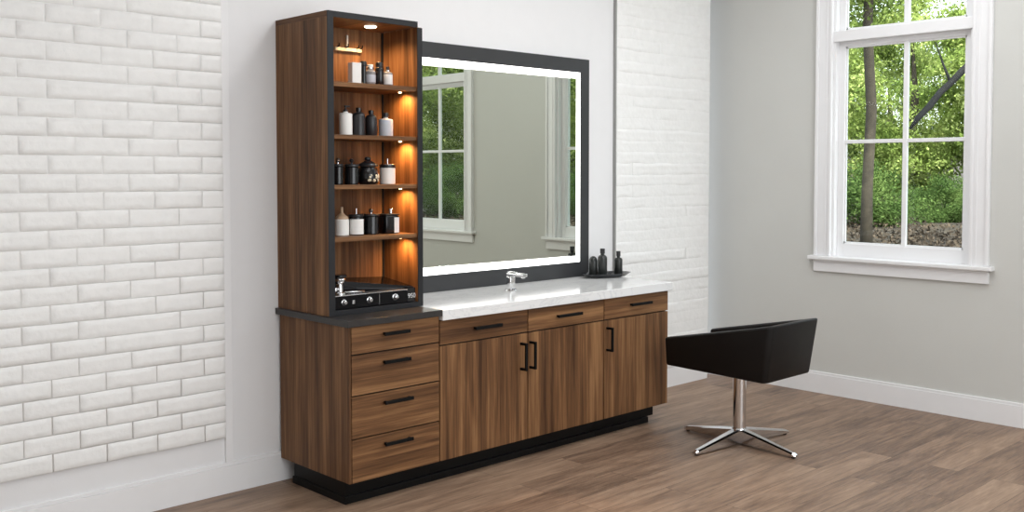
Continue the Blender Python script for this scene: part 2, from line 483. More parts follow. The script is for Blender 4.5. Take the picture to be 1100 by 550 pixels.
# ------------------------------------------------------------------ windows
def window(idx, yL, yR):
    """yL = the side nearer the cabinet (larger y); width 0.97"""
    fr = bmesh.new()
    x0 = XR
    cw = 0.123
    # casing: flat boards with a raised outer and an inner bead
    zt = WZ1
    for (a, b, s) in ((yL, yL + cw, 1), (yR - cw, yR, -1)):
        box(fr, x0 - 0.020, x0, a, b, 0.996, zt + cw, 0.002)
        o0, o1 = (b - 0.022, b) if s > 0 else (a, a + 0.022)
        box(fr, x0 - 0.032, x0 - 0.02, o0, o1, 0.996, zt + cw, 0.004)
        i0, i1 = (a, a + 0.02) if s > 0 else (b - 0.02, b)
        box(fr, x0 - 0.028, x0 - 0.02, i0, i1, 0.996, zt, 0.004)
        m0, m1 = (a + 0.035, a + 0.047) if s > 0 else (b - 0.047, b - 0.035)
        box(fr, x0 - 0.024, x0 - 0.02, m0, m1, 0.996, zt, 0.002)
    box(fr, x0 - 0.020, x0, yR - cw, yL + cw, zt, zt + cw, 0.002)
    box(fr, x0 - 0.036, x0 - 0.02, yR - cw - 0.01, yL + cw + 0.01, zt + cw - 0.03, zt + cw, 0.004)
    # reveal boards
    box(fr, x0, x0 + 0.15, yL - 0.018, yL, 0.98, zt)
    box(fr, x0, x0 + 0.15, yR, yR + 0.018, 0.98, zt)
    box(fr, x0, x0 + 0.15, yR, yL, zt - 0.018, zt)
    box(fr, x0, x0 + 0.15, yR, yL, 0.965, 0.99)
    # transom bar between the lower and the upper sash
    box(fr, x0 - 0.012, x0 + 0.13, yR + 0.0, yL - 0.0, 2.512, 2.588, 0.004)
    # lower and upper sash frames
    def sash(xf, a, b, z0, z1, st, rb, rt):
        box(fr, xf, xf + 0.035, b - st, b, z0, z1, 0.002)
        box(fr, xf, xf + 0.035, a, a + st, z0, z1, 0.002)
        box(fr, xf, xf + 0.035, a + st, b - st, z0, z0 + rb, 0.002)
        box(fr, xf, xf + 0.035, a + st, b - st, z1 - rt, z1, 0.002)
        # glazing bead
        g = 0.012
        box(fr, xf + 0.012, xf + 0.026, b - st - g, b - st, z0 + rb, z1 - rt)
        box(fr, xf + 0.012, xf + 0.026, a + st, a + st + g, z0 + rb, z1 - rt)
        box(fr, xf + 0.012, xf + 0.026, a + st, b - st, z0 + rb, z0 + rb + g)
        box(fr, xf + 0.012, xf + 0.026, a + st, b - st, z1 - rt - g, z1 - rt)
    A, Bb = yR + 0.018, yL - 0.018
    sash(x0 + 0.045, A, Bb, 0.99, 2.515, 0.046, 0.098, 0.036)
    sash(x0 + 0.045, A, Bb, 2.585, zt - 0.018, 0.046, 0.012, 0.045)
    c = (yL + yR) / 2 - 0.018
    mun = bmesh.new()
    box(mun, x0 + 0.050, x0 + 0.076, c - 0.016, c + 0.016, 1.088, 2.479, 0.003)
    box(mun, x0 + 0.052, x0 + 0.074, A + 0.046, Bb - 0.046, 1.796, 1.822, 0.003)
    box(mun, x0 + 0.050, x0 + 0.076, c - 0.019, c + 0.019, 2.597, zt - 0.06, 0.003)
    win = struct(link('window_%d' % idx, fr, M['trim']))
    link('muntin', mun, M['trim'], win)
    gl = bmesh.new()
    box(gl, x0 + 0.062, x0 + 0.066, A + 0.046, Bb - 0.046, 1.088, 2.479)
    box(gl, x0 + 0.062, x0 + 0.066, A + 0.046, Bb - 0.046, 2.597, zt - 0.063)
    link('glass_pane', gl, M['glass'], win)
    st = bmesh.new()
    box(st, x0 - 0.058, x0 + 0.045, yR - cw - 0.032, yL + cw + 0.036, 0.968, 0.996, 0.006, 3)
    link('window_stool', st, M['trim'], win)
    ap = bmesh.new()
    box(ap, x0 - 0.022, x0, yR - cw - 0.0, yL + cw + 0.004, 0.884, 0.968, 0.002)
    box(ap, x0 - 0.030, x0, yR - cw - 0.0, yL + cw + 0.004, 0.952, 0.968, 0.003)
    link('window_apron', ap, M['trim'], win)
    return win
window(1, W1O[1], W1O[0])
window(2, W2O[1], W2O[0])

# ------------------------------------------------------------------ brick panels
def brick_panel(name, x0, x1, z0, z1, joint0, blen, ch, seed, label, relief, joint, rough_edge, dbl, nx=12, nz=6, wav=0.0, yedge=0.0178):
    rnd = random.Random(seed)
    bm = bmesh.new()
    box(bm, x0, x1, -yedge + 0.0004, -0.0005, z0, z1)
    rows = int(math.ceil((z1 - z0) / ch))
    for r in range(rows):
        za, zb = z0 + r * ch, min(z1, z0 + (r + 1) * ch)
        if zb - za < 0.012: continue
        off = joint0 + (0 if r % 2 == 0 else blen / 2)
        cuts = [x0]
        k = math.ceil((x0 - off) / blen)
        while off + k * blen < x1 - 0.01:
            xx = off + k * blen
            if xx > x0 + 0.03 and rnd.random() > dbl: cuts.append(xx)
            k += 1
        cuts.append(x1)
        for a, b in zip(cuts, cuts[1:]):
            g = joint / 2
            ax = a + (g if a > x0 + 1e-6 else 0) + rnd.uniform(0, rough_edge); bx = b - (g if b < x1 - 1e-6 else 0) - (rnd.uniform(0, rough_edge) if b < x1 - 1e-6 else 0)
            az = za + g; bz = zb - g
            n_x = max(nx, int(nx * (b - a) / blen))
            tilt = rnd.uniform(-0.0012, 0.0012); lift = rnd.uniform(-0.0012, 0.0012)
            vs = []
            for j in range(nz + 1):
                row = []
                tj = j / nz
                for i in range(n_x + 1):
                    ti = i / n_x
                    edge = (i in (0, n_x)) or (j in (0, nz))
                    x = ax + (bx - ax) * ti; z = az + (bz - az) * tj
                    jx = noise.noise(Vector((x * 9 + seed, z * 9, 3.1))); jz = noise.noise(Vector((x * 7, z * 11 + seed, 7.7)))
                    sz = rough_edge * 1.0
                    zz = z + jz * sz * (1 if j in (0, nz) else 0.5)
                    zz = min(max(zz, z0 + 0.0002), z1 - 0.0002)
                    d = relief * (0.5 * noise.noise(Vector((x * 14, z * 24, seed))) + 0.35 * noise.noise(Vector((x * 45, z * 70, seed + 5))))
                    yy = -0.0205 - lift - tilt * (tj - 0.5) * 2 - d - wav * noise.noise(Vector((x * 3.0, z * 30, seed + 9)))
                    yy = -yedge if edge else min(yy, -yedge - 0.0003)
                    row.append(bm.verts.new((x if i in (0, n_x) else x + jx * 0.001, yy, zz)))
                vs.append(row)
            # pull the second ring close to the edge for a crisp rounded arris
            for j in range(nz + 1):
                for i in range(n_x + 1):
                    if j in (0, nz) or i in (0, n_x): continue
                    v = vs[j][i]
                    e = 0.0032
                    if i == 1: v.co.x = ax + e
                    if i == n_x - 1: v.co.x = bx - e
                    if j == 1: v.co.z = vs[0][i].co.z + e
                    if j == nz - 1: v.co.z = vs[nz][i].co.z - e
            for j in range(nz):
                for i in range(n_x):
                    bm.faces.new([vs[j][i], vs[j][i + 1], vs[j + 1][i + 1], vs[j + 1][i]])
    o = link(name, bm, M['brick'], smooth=True)
    return tag(o, label, 'brick panel')
brick_panel('brick_panel', -2.92, -0.308, 0.281, 3.2, -0.419 - 0.2375 * 12, 0.2375, 0.0817, 3,
            'large white brick wall panel at the far left, ending above the baseboard', 0.0016, 0.0036, 0.0016, 0.07)
brick_panel('brick_panel', 2.641, XE - 0.001, BH + 0.001, 3.2, 2.2, 0.62, 0.079, 11,
            'narrow white split-face brick panel in the corner right of the mirror', 0.0032, 0.0006, 0.009, 0.72, nx=26, nz=6, wav=0.0022, yedge=0.0196)

# ================================================================== CABINETS
D = 0.634
ZB, ZT2, ZT = 0.121, 0.844, 0.868
W = [0.0, 0.551, 1.181, 1.817, 2.431]
FY = -D            # door faces
G = 0.0035         # half gap

def bar_pull(x0, x1, z, parent):
    bm = bmesh.new()
    box(bm, x0, x1, FY - 0.028, FY - 0.018, z - 0.0085, z + 0.0085, 0.0015)
    for x in (x0 + 0.012, x1 - 0.012):
        box(bm, x - 0.006, x + 0.006, FY - 0.020, FY - 0.0002, z - 0.006, z + 0.006, 0.001)
    return link('handle', bm, M['handle'], parent)

def d_pull(x, z0, z1, parent):
    bm = bmesh.new()
    box(bm, x - 0.007, x + 0.007, FY - 0.050, FY - 0.038, z0, z1, 0.0015)
    for a, b in ((z0, z0 + 0.013), (z1 - 0.013, z1)):
        box(bm, x - 0.0065, x + 0.0065, FY - 0.040, FY - 0.0002, a, b, 0.001)
    return link('handle', bm, M['handle'], parent)

def front(name, x0, x1, z0, z1, mat, parent):
    return link(name, B(x0 + G, x1 - G, FY, FY + 0.018, z0 + G, z1 - G, 0.0012), mat, parent)

# drawer cabinet under the tower
c1 = empty('drawer_cabinet', 'walnut base cabinet with four drawers under the dark countertop', 'cabinet', (W[1] / 2, -D / 2, 0))
sp = bmesh.new()
box(sp, 0, 0.012, FY, -0.017, ZB, ZT, 0.0008)
link('side_panel', sp, M['wood_v'], c1)
link('carcass', B(0.012, W[1] - 0.0005, FY + 0.019, -0.017, ZB, ZT), M['gap'], c1)
dz = [ZB, 0.329, 0.535, 0.732, ZT]
hz = [0.279, 0.482, 0.679, 0.8165]
hx = [(0.195, 0.364), (0.194, 0.366), (0.192, 0.351), (0.193, 0.347)]
for i in range(4):
    d = front('drawer', 0.0125, W[1], dz[i] if i else ZB - G, dz[i + 1], M['wood_h'], c1)
    bar_pull(hx[i][0], hx[i][1], hz[i], d)
k = bmesh.new()
box(k, 0.031, W[1] - 0.0005, -0.548, -0.09, 0.036, ZB)
box(k, 0.024, W[1] - 0.0005, -0.562, -0.085, 0, 0.036, 0.002)
link('toe_kick', k, M['kick'], c1)

# double cabinet
def unit(xs, label, right_side, handles, drawers, kx1, kx2):
    x0, x1 = xs[0], xs[-1]
    c = empty('vanity_cabinet', label, 'cabinet', ((x0 + x1) / 2, -D / 2, 0))
    xe = x1 - (0.016 if right_side else 0.0005)
    link('carcass', B(x0 + 0.0005, xe, FY + 0.019, -0.017, ZB, ZT2), M['gap'], c)
    if right_side:
        link('side_panel', B(x1 - 0.016, x1, FY + 0.0185, -0.017, ZB, ZT2, 0.0008), M['wood_v'], c)
    for a, b, hpos, dp in zip(xs, xs[1:], handles, drawers):
        bb = b + (G - 0.0002 if right_side and b == x1 else 0)
        d = front('door', a, bb, ZB - G, 0.714, M['wood_v'], c)
        d_pull(hpos[0], hpos[1], hpos[2], d)
        d = front('drawer', a, bb, 0.714, ZT2 - 0.001, M['wood_h'], c)
        bar_pull(dp[0], dp[1], dp[2], d)
    k = bmesh.new()
    box(k, x0 + 0.0005, kx1, -0.548, -0.09, 0.036, ZB)
    box(k, x0 + 0.0005, kx2, -0.562, -0.09, 0, 0.036, 0.002)
    link('toe_kick', k, M['kick'], c)
    return c
unit(W[1:4], 'wide walnut vanity cabinet with two doors and two drawers below the faucet', False,
     [(1.126, 0.512, 0.664), (1.196, 0.512, 0.664)], [(0.776, 0.968, 0.7805), (1.403, 0.602 + 1.0, 0.7805)], W[3] - 0.0005, W[3] - 0.0005)
unit(W[3:5], 'narrow walnut vanity cabinet with one door at the right end, beside the chair', True,
     [(1.842, 0.528, 0.672)], [(2.051, 2.245, 0.7865)], 2.392, 2.33)

# countertops
tag(link('dark_countertop', B(-0.018, W[1] + 0.004, -D - 0.022, -0.0005, ZT + 0.0003, 0.900, 0.002), M['darktop']),
    'dark grey countertop slab carrying the tall shelf tower', 'countertop')
tag(link('marble_countertop', B(W[1] + 0.0045, W[4] + 0.02, -D - 0.022, -0.0005, ZT2 + 0.0003, 0.897, 0.003, 3), M['marble']),
    'long white marble countertop with faint grey veins on the vanity cabinets', 'countertop')

# ================================================================== TOWER
TD = 0.473
TX = 0.574
TZ0, TZ1 = 0.9003, 2.366
t = empty('shelf_tower', 'tall walnut shelf tower with black front frame and lit shelves', 'shelving unit', (TX / 2, -TD / 2, TZ0))
link('side_panel', B(0, 0.032, -TD + 0.004, -0.001, TZ0, TZ1 - 0.028, 0.0008), M['wood_v'], t)
link('side_panel', B(0.543, TX, -TD + 0.004, -0.001, TZ0, TZ1 - 0.0281, 0.0008), M['wood_v'], t)
link('top_panel', B(0, 0.5445, -TD + 0.004, -0.001, TZ1 - 0.028, TZ1, 0.0008), M['wood_y'], t)
link('back_panel', B(0.032, 0.543, -0.172, -0.160, TZ0, TZ1 - 0.028), M['wood_v'], t)
link('bottom_panel', B(0.032, 0.543, -TD + 0.004, -0.172, TZ0, 0.926), M['black'], t)
link('corner_strip', B(0.535, 0.543, -0.180, -0.172, 0.926, 2.335), M['gap'], t)
f = bmesh.new()
box(f, 0, 0.034, -TD - 0.002, -TD + 0.0038, TZ0, TZ1, 0.0008)
box(f, 0.542, TX, -TD - 0.002, -TD + 0.0038, TZ0, 2.335, 0.0008)
box(f, 0.034, 0.5445, -TD - 0.002, -TD + 0.0038, 2.337, TZ1, 0.0008)
box(f, 0.034, 0.542, -TD - 0.002, -TD + 0.0038, TZ0, 0.926, 0.0008)
link('front_frame', f, M['towerframe'], t)
SH = [(2.010, 2.033), (1.757, 1.778), (1.513, 1.534), (1.257, 1.280)]
for z0, z1 in SH:
    s = link('shelf', B(0.0322, 0.5428, -TD + 0.010, -0.1722, z0, z1, 0.0012), M['wood_h'], t)
    b = bmesh.new(); lathe(b, [(0.0, 0), (0.006, 0), (0.008, 0.002), (0.008, 0.007)], 0.497, -0.385, z0 - 0.0072, 20)
    pk = link('puck_light', b, M['puck_small'], s, label='small glowing amber puck light')
    L = lamp('shelf_lamp', 'SPOT', (0.497, -0.385, z0 - 0.011), 7.5, (1.0, 0.50, 0.16), (0.555, -0.37, z0 - 0.22), spot_size=R(158), spot_blend=1.0, shadow_soft_size=0.01)
b = bmesh.new(); lathe(b, [(0.0, 0), (0.026, 0), (0.031, 0.004), (0.031, 0.006)], 0.354, -0.33, 2.3375 - 0.0062, 28)
link('puck_light', b, M['puck'], t, label='round glowing warm white ceiling puck light')
lamp('tower_top_lamp', 'SPOT', (0.354, -0.33, 2.325), 13.0, (1.0, 0.60, 0.27), (0.38, -0.32, 1.9), spot_size=R(150), spot_blend=0.7, shadow_soft_size=0.025)

# ------------------------------------------------------------------ bottles
def bottle(name, label, cat, x, y, z, parts, group=None):
    """parts: list of (part_name, material, builder(bm))"""
    o = empty(name, label, cat, (x, y, z), group)
    for pn, m, fn in parts:
        b = bmesh.new(); fn(b); link(pn, b, m, o, smooth='auto', local=True)
    return o
def LA(prof, sx=1.0, sy=1.0, x=0, y=0, seg=28):
    return lambda b: lathe(b, prof, x, y, 0, seg, 0, sx, sy)
def body(r, h, rn, hs, hn, z=0.0):
    """cylindrical body, rounded shoulder, neck"""
    p = [(0, z), (r * 0.9, z), (r, z + 0.004), (r, z + hs)]
    for k in range(1, 6):
        a = k / 5 * math.pi / 2
        p.append((rn + (r - rn) * math.cos(a), z + hs + (hn - hs) * math.sin(a)))
    p += [(rn, z + h), (0, z + h)]
    return p
def cyl(r, z0, z1, b=0.001):
    return [(0, z0), (r - b, z0), (r, z0 + b), (r, z1 - b), (r - b, z1), (0, z1)]
E_ = 0.0004
S1, S2, S3, S4 = 2.033 + E_, 1.778 + E_, 1.534 + E_, 1.280 + E_
# --- top shelf
bx = empty('white_box', 'tall plain white box at the left of the bottles on the top shelf', 'box', (0.2335, -0.36, S1))
link('carton', B(-0.027, 0.027, -0.020, 0.020, 0, 0.108, 0.0015), M['paper'], bx, local=True)
link('lid_flap', B(-0.0272, 0.0272, -0.0203, 0.0203, 0.100, 0.1085, 0.001), M['whiteplastic'], bx, local=True)
bottle('slim_bottle', 'slim glossy black bottle right beside the white box on the top shelf', 'bottle', 0.280, -0.372, S1,
       [('bottle_body', M['jarblack'], LA(cyl(0.0135, 0, 0.096))), ('cap', M['bottleblack'], LA(cyl(0.0148, 0.096, 0.119)))])
bottle('dispenser_bottle', 'smoky clear glass bottle with silver collar between the two black bottles, top shelf', 'bottle', 0.327, -0.362, S1,
       [('bottle_body', M['greyglass'], LA(body(0.027, 0.082, 0.016, 0.066, 0.078))), ('collar', M['silver'], LA(cyl(0.0185, 0.082, 0.092))),
        ('cap', M['whiteplastic'], LA(cyl(0.015, 0.092, 0.106))), ('label_wrap', M['greyplastic'], LA([(0.0273, 0.016), (0.0275, 0.0165), (0.0275, 0.054), (0.0273, 0.0545)]))])
bottle('tall_bottle', 'thicker glossy black bottle, right of the smoky glass bottle on the top shelf', 'bottle', 0.383, -0.365, S1,
       [('bottle_body', M['jarblack'], LA(body(0.022, 0.098, 0.0165, 0.080, 0.094))), ('cap', M['bottleblack'], LA(cyl(0.0185, 0.098, 0.121)))])
bottle('lotion_bottle', 'clear bottle with pale label and dark cap, rightmost on the top shelf', 'bottle', 0.437, -0.36, S1,
       [('bottle_body', M['greyglass'], LA(body(0.026, 0.080, 0.012, 0.068, 0.076))), ('collar', M['silver'], LA(cyl(0.0155, 0.078, 0.086))),
        ('cap', M['bottleblack'], LA(cyl(0.009, 0.086, 0.104))), ('label_wrap', M['paper'], LA([(0.0263, 0.012), (0.0265, 0.0125), (0.0265, 0.062), (0.0263, 0.0625)]))])
# --- hanging bracket on the back of the top compartment
hb = empty('hanging_rack', 'small white T-shaped hanging rack with hooks at the back of the top compartment', 'rack', (0.313, -0.1745, 2.236))
b = bmesh.new(); box(b, 0.308, 0.317, -0.186, -0.1723, 2.238, 2.304, 0.002); link('stem', b, M['whiteplastic'], hb)
b = bmesh.new(); box(b, 0.232, 0.396, -0.194, -0.1723, 2.220, 2.238, 0.002); link('crossbar', b, M['cream'], hb)
for hxp in (0.245, 0.300, 0.365, 0.388):
    b = bmesh.new(); tube(b, [(hxp, -0.192, 2.240), (hxp, -0.205, 2.240), (hxp, -0.210, 2.246), (hxp, -0.210, 2.256)], 0.0038, 8)
    link('hook', b, M['handle'], hb, smooth=True)
# --- second shelf
def pump_head(h0, dx=1):
    def fn(b):
        lathe(b, cyl(0.012, h0, h0 + 0.010), 0, 0, 0, 20); lathe(b, cyl(0.004, h0 + 0.010, h0 + 0.022), 0, 0, 0, 12)
        box(b, -0.006 if dx > 0 else -0.024, 0.024 if dx > 0 else 0.006, -0.006, 0.006, h0 + 0.022, h0 + 0.031, 0.002)
    return fn
bottle('pump_bottle', 'white pump bottle at the left end of the second shelf from the top', 'bottle', 0.178, -0.36, S2,
       [('bottle_body', M['whiteplastic'], LA(body(0.033, 0.118, 0.012, 0.106, 0.112))), ('pump', M['bottleblack'], pump_head(0.118))])
bottle('dark_bottle', 'larger satin black bottle beside the white pump bottle, second shelf', 'bottle', 0.257, -0.36, S2,
       [('bottle_body', M['bottleblack'], LA(body(0.032, 0.122, 0.013, 0.098, 0.118))), ('cap', M['jarblack'], LA(cyl(0.0145, 0.122, 0.141)))])
bottle('dark_bottle', 'slightly smaller satin black bottle, beside the pale grey bottle on the second shelf', 'bottle', 0.333, -0.36, S2,
       [('bottle_body', M['bottleblack'], LA(body(0.030, 0.112, 0.013, 0.090, 0.108))), ('cap', M['jarblack'], LA(cyl(0.0145, 0.112, 0.131)))])
bottle('grey_bottle', 'pale grey bottle with black cap, rightmost on the second shelf', 'bottle', 0.4245, -0.36, S2,
       [('bottle_body', M['greyplastic'], LA(body(0.037, 0.100, 0.012, 0.084, 0.092))), ('cap', M['bottleblack'], LA(cyl(0.0145, 0.099, 0.122)))])
# --- third shelf
knob = [(0, 0), (0.006, 0.0), (0.006, 0.008), (0.011, 0.014), (0.012, 0.020), (0.008, 0.027), (0, 0.029)]
def kn(z): return LA([(r, h + z) for r, h in knob])
bottle('lidded_jar', 'narrow black jar with silver knob, leftmost on the third shelf', 'jar', 0.130, -0.36, S3,
       [('jar_body', M['jarblack'], LA(cyl(0.027, 0, 0.090, 0.004))), ('lid', M['bottleblack'], LA(cyl(0.029, 0.090, 0.102, 0.002))), ('knob', M['silver'], kn(0.102))])
bottle('lidded_jar', 'black jar with black knob, second from the left on the third shelf', 'jar', 0.212, -0.36, S3,
       [('jar_body', M['jarblack'], LA(cyl(0.036, 0, 0.088, 0.004))), ('lid', M['bottleblack'], LA(cyl(0.038, 0.088, 0.101, 0.002))), ('knob', M['bottleblack'], kn(0.101))])
def sweets(b):
    rr = random.Random(4)
    for k in range(16):
        a = rr.uniform(-2.4, -0.5); z = rr.uniform(0.018, 0.052)
        x, y = 0.0485 * math.cos(a), 0.0485 * math.sin(a)
        tb = bmesh.new(); bmesh.ops.create_icosphere(tb, subdivisions=1, radius=rr.uniform(0.006, 0.010))
        bmesh.ops.translate(tb, verts=tb.verts, vec=(x, y, z)); merge(b, tb)
bottle('apothecary_jar', 'round black lidded jar with cream floral decoration, middle of the third shelf', 'jar', 0.311, -0.36, S3,
       [('jar_body', M['jarblack'], LA([(0, 0), (0.040, 0), (0.048, 0.008), (0.051, 0.03), (0.051, 0.055), (0.044, 0.080), (0.040, 0.090), (0, 0.090)])),
        ('lid', M['bottleblack'], LA([(0, 0.0905), (0.050, 0.0905), (0.051, 0.096), (0.046, 0.104), (0.024, 0.112), (0.020, 0.118), (0, 0.119)])),
        ('knob', M['bottleblack'], LA([(0, 0.119), (0.012, 0.119), (0.018, 0.126), (0.016, 0.136), (0, 0.140)])), ('decoration', M['cream'], sweets)])
bottle('lidded_jar', 'white jar with black lid and thin silver knob, rightmost on the third shelf', 'jar', 0.4335, -0.36, S3,
       [('jar_body', M['whiteplastic'], LA(cyl(0.040, 0, 0.084, 0.003))), ('lid', M['bottleblack'], LA(cyl(0.0415, 0.084, 0.098, 0.002))),
        ('rim', M['silver'], LA(cyl(0.042, 0.098, 0.101, 0.001))), ('knob', M['silver'], LA(cyl(0.0045, 0.101, 0.132)))])
# --- fourth shelf
bottle('pump_bottle', 'white jar bottle with beige pump top, leftmost on the fourth shelf', 'bottle', 0.151, -0.36, S4,
       [('bottle_body', M['whiteplastic'], LA(cyl(0.036, 0, 0.082, 0.003))), ('shoulder', M['beige'], LA([(0, 0.082), (0.033, 0.082), (0.032, 0.092), (0.018, 0.103), (0.009, 0.112), (0.007, 0.142), (0, 0.143)]))])
def front_label(r, z0, z1, half):
    def fn(b):
        n = 12; lo = []; hi = []
        for k in range(n + 1):
            a = -math.pi / 2 - 0.45 + half * (2 * k / n - 1)
            lo.append(b.verts.new((r * math.cos(a), r * math.sin(a), z0))); hi.append(b.verts.new((r * math.cos(a), r * math.sin(a), z1)))
        for k in range(n): b.faces.new([lo[k], lo[k + 1], hi[k + 1], hi[k]])
    return fn
bottle('lidded_jar', 'black jar with large white label, second from the left on the fourth shelf', 'jar', 0.238, -0.36, S4,
       [('jar_body', M['jarblack'], LA(cyl(0.037, 0, 0.092, 0.003))), ('lid', M['bottleblack'], LA(cyl(0.0385, 0.092, 0.104, 0.002))), ('knob', M['silver'], LA(cyl(0.004, 0.104, 0.134))),
        ('label_wrap', M['paper'], front_label(0.0376, 0.004, 0.080, 1.15))])
bottle('lidded_jar', 'plain black jar without label, third from the left on the fourth shelf', 'jar', 0.329, -0.36, S4,
       [('jar_body', M['jarblack'], LA(cyl(0.040, 0, 0.092, 0.003))), ('lid', M['bottleblack'], LA(cyl(0.0425, 0.092, 0.103, 0.002))), ('knob', M['silver'], kn(0.103))])
def half_label(b):
    box(b, 0.004, 0.0342, -0.0345, -0.0336, 0.004, 0.083)
bottle('square_jar', 'square black jar with white label on its right half, rightmost on the fourth shelf', 'jar', 0.439, -0.37, S4,
       [('jar_body', M['jarblack'], lambda b: box(b, -0.047, 0.0345, -0.0335, 0.0335, 0, 0.092, 0.006, 3)), ('lid', M['bottleblack'], lambda b: box(b, -0.048, 0.0355, -0.035, 0.035, 0.0925, 0.101, 0.003)),
        ('knob', M['silver'], LA(cyl(0.010, 0.101, 0.128, 0.002), x=0.006)), ('label_wrap', M['paper'], half_label)])

# ------------------------------------------------------------------ stereo deck
DK = empty('stereo_deck', 'glossy black stereo deck with silver knobs in the bottom compartment', 'stereo', (0.29, -0.32, 0.9264))
z0 = 0.9264
link('casing', B(0.040, 0.536, -0.452, -0.185, z0, 0.990, 0.004), M['gloss_black'], DK)
link('control_panel', B(0.042, 0.478, -0.462, -0.4525, z0 + 0.002, 0.988, 0.002), M['gloss_black'], DK)
link('display_panel', B(0.482, 0.535, -0.459, -0.4525, z0 + 0.002, 1.000, 0.002), M['jarblack'], DK)
link('top_trim', B(0.042, 0.480, -0.463, -0.400, 0.9905, 0.9955, 0.0015), M['silver'], DK)
def knob_at(x, z, r, nm='knob'):
    b = bmesh.new()
    lathe(b, [(0, 0), (r, 0), (r, 0.004), (r * 0.72, 0.006), (r * 0.66, 0.018), (r * 0.5, 0.020), (0, 0.020)], 0, 0, 0, 24)
    bmesh.ops.rotate(b, verts=b.verts, cent=(0, 0, 0), matrix=Matrix.Rotation(R(90), 3, 'X'))
    bmesh.ops.translate(b, verts=b.verts, vec=(x, -0.4622, z))
    return link(nm, b, M['silver'], DK, smooth='auto')
knob_at(0.090, 0.961, 0.015); knob_at(0.241, 0.961, 0.016); knob_at(0.400, 0.962, 0.017)
link('switch', B(0.140, 0.154, -0.466, -0.4622, 0.948, 0.968, 0.002), M['silver'], DK)
link('seam', B(0.303, 0.305, -0.4628, -0.4622, 0.932, 0.986), M['silver'], DK)
# sloping dust cover: high at the back left, low at the front right
b = bmesh.new()
prof = [(0.045, -0.190, 1.056), (0.535, -0.190, 1.034), (0.535, -0.445, 1.002), (0.345, -0.300, 1.046), (0.200, -0.330, 1.044), (0.200, -0.385, 0.9962)]
top = [(0.150, -0.188, 1.054), (0.534, -0.188, 1.036), (0.534, -0.448, 1.004), (0.150, -0.300, 1.050)]
bot = [(0.150, -0.188, 0.9905), (0.534, -0.188, 0.9905), (0.534, -0.448, 0.9905), (0.150, -0.300, 0.9905)]
tv = [b.verts.new(p_) for p_ in top]; bv = [b.verts.new(p_) for p_ in bot]
b.faces.new(tv); b.faces.new(bv[::-1])
for i in range(4):
    j = (i + 1) % 4; b.faces.new([bv[i], bv[j], tv[j], tv[i]])
bmesh.ops.bevel(b, geom=list(b.edges), offset=0.003, segments=2, affect='EDGES')
link('dust_cover', b, M['gloss_black'], DK)
b = bmesh.new()
lathe(b, [(0, 0), (0.030, 0), (0.030, 0.008), (0.018, 0.014), (0.016, 0.050), (0.024, 0.058), (0.030, 0.072), (0.026, 0.080), (0, 0.082)], 0.105, -0.405, 0.9957, 24)
link('tonearm_post', b, M['silver'], DK, smooth='auto')
b = bmesh.new(); lathe(b, cyl(0.036, 0.0, 0.014, 0.003), 0.105, -0.405, 1.0785, 24); link('post_cap', b, M['jarblack'], DK, smooth='auto')
b = bmesh.new(); tube(b, [(0.060, -0.425, 1.020), (0.075, -0.415, 1.022), (0.105, -0.405, 1.020)], 0.010, 12); link('counterweight', b, M['silver'], DK, smooth=True)
b = bmesh.new(); tube(b, [(0.130, -0.410, 1.004), (0.180, -0.420, 1.003), (0.240, -0.425, 1.001)], 0.004, 8); link('tonearm', b, M['silver'], DK, smooth=True)
cu = bpy.data.curves.new('lettering', 'FONT'); cu.body = '950'; cu.size = 0.034; cu.extrude = 0.0006; cu.align_x = 'CENTER'
to = bpy.data.objects.new('lettering_source', cu); COL.objects.link(to)
bpy.context.view_layer.update()
me = bpy.data.meshes.new_from_object(to.evaluated_get(bpy.context.evaluated_depsgraph_get()))
bpy.data.objects.remove(to)
lt = bpy.data.objects.new('lettering', me); COL.objects.link(lt)
me.materials.clear(); me.materials.append(M['lettering'])
lt.parent = DK; lt.location = (0.510 - 0.29, -0.4598 + 0.32, 0.948 - z0); lt.rotation_euler = (R(90), 0, 0); lt['label'] = 'silver number 950'

# ================================================================== MIRROR
MIRROR_YAW = -0.90
MX0, MX1, MZ0, MZ1 = 0.585, 2.350, 0.8975, 2.344
mr = empty('led_mirror', 'large rectangular mirror with charcoal frame and glowing LED border above the marble countertop', 'mirror', ((MX0 + MX1) / 2, 0, MZ0))
LX0, LX1, LZ0, LZ1 = 0.672, 2.263, 0.997, 2.253
LT = 0.043
f = bmesh.new()
yb, yf = -0.001, -0.030
box(f, MX0, LX0, yf, yb, MZ0, MZ1, 0.001); box(f, LX1, MX1, yf, yb, MZ0, MZ1, 0.001)
box(f, LX0, LX1, yf, yb, MZ0, LZ0, 0.001); box(f, LX0, LX1, yf, yb, LZ1, MZ1, 0.001)
link('frame', f, M['charcoal'], mr)
f = bmesh.new()
box(f, LX0, LX0 + LT, yf + 0.0015, yb, LZ0, LZ1); box(f, LX1 - LT, LX1, yf + 0.0015, yb, LZ0, LZ1)
box(f, LX0 + LT, LX1 - LT, yf + 0.0015, yb, LZ0, LZ0 + LT); box(f, LX0 + LT, LX1 - LT, yf + 0.0015, yb, LZ1 - LT, LZ1)
link('led_border', f, M['led'], mr, label='glowing white LED border')
mg = link('mirror_glass', B(LX0 + LT - 0.002, LX1 - LT + 0.002, -0.0175, -0.0155, LZ0 + LT - 0.002, LZ1 - LT + 0.002), M['mirror'], mr)
# the glass sits very slightly out of parallel with the wall
_c = Vector(((LX0 + LX1) / 2, -0.0165, (LZ0 + LZ1) / 2)) - Vector(mr.location)
mg.data.transform(Matrix.Translation(_c) @ Matrix.Rotation(R(MIRROR_YAW), 4, 'Z') @ Matrix.Translation(-_c))

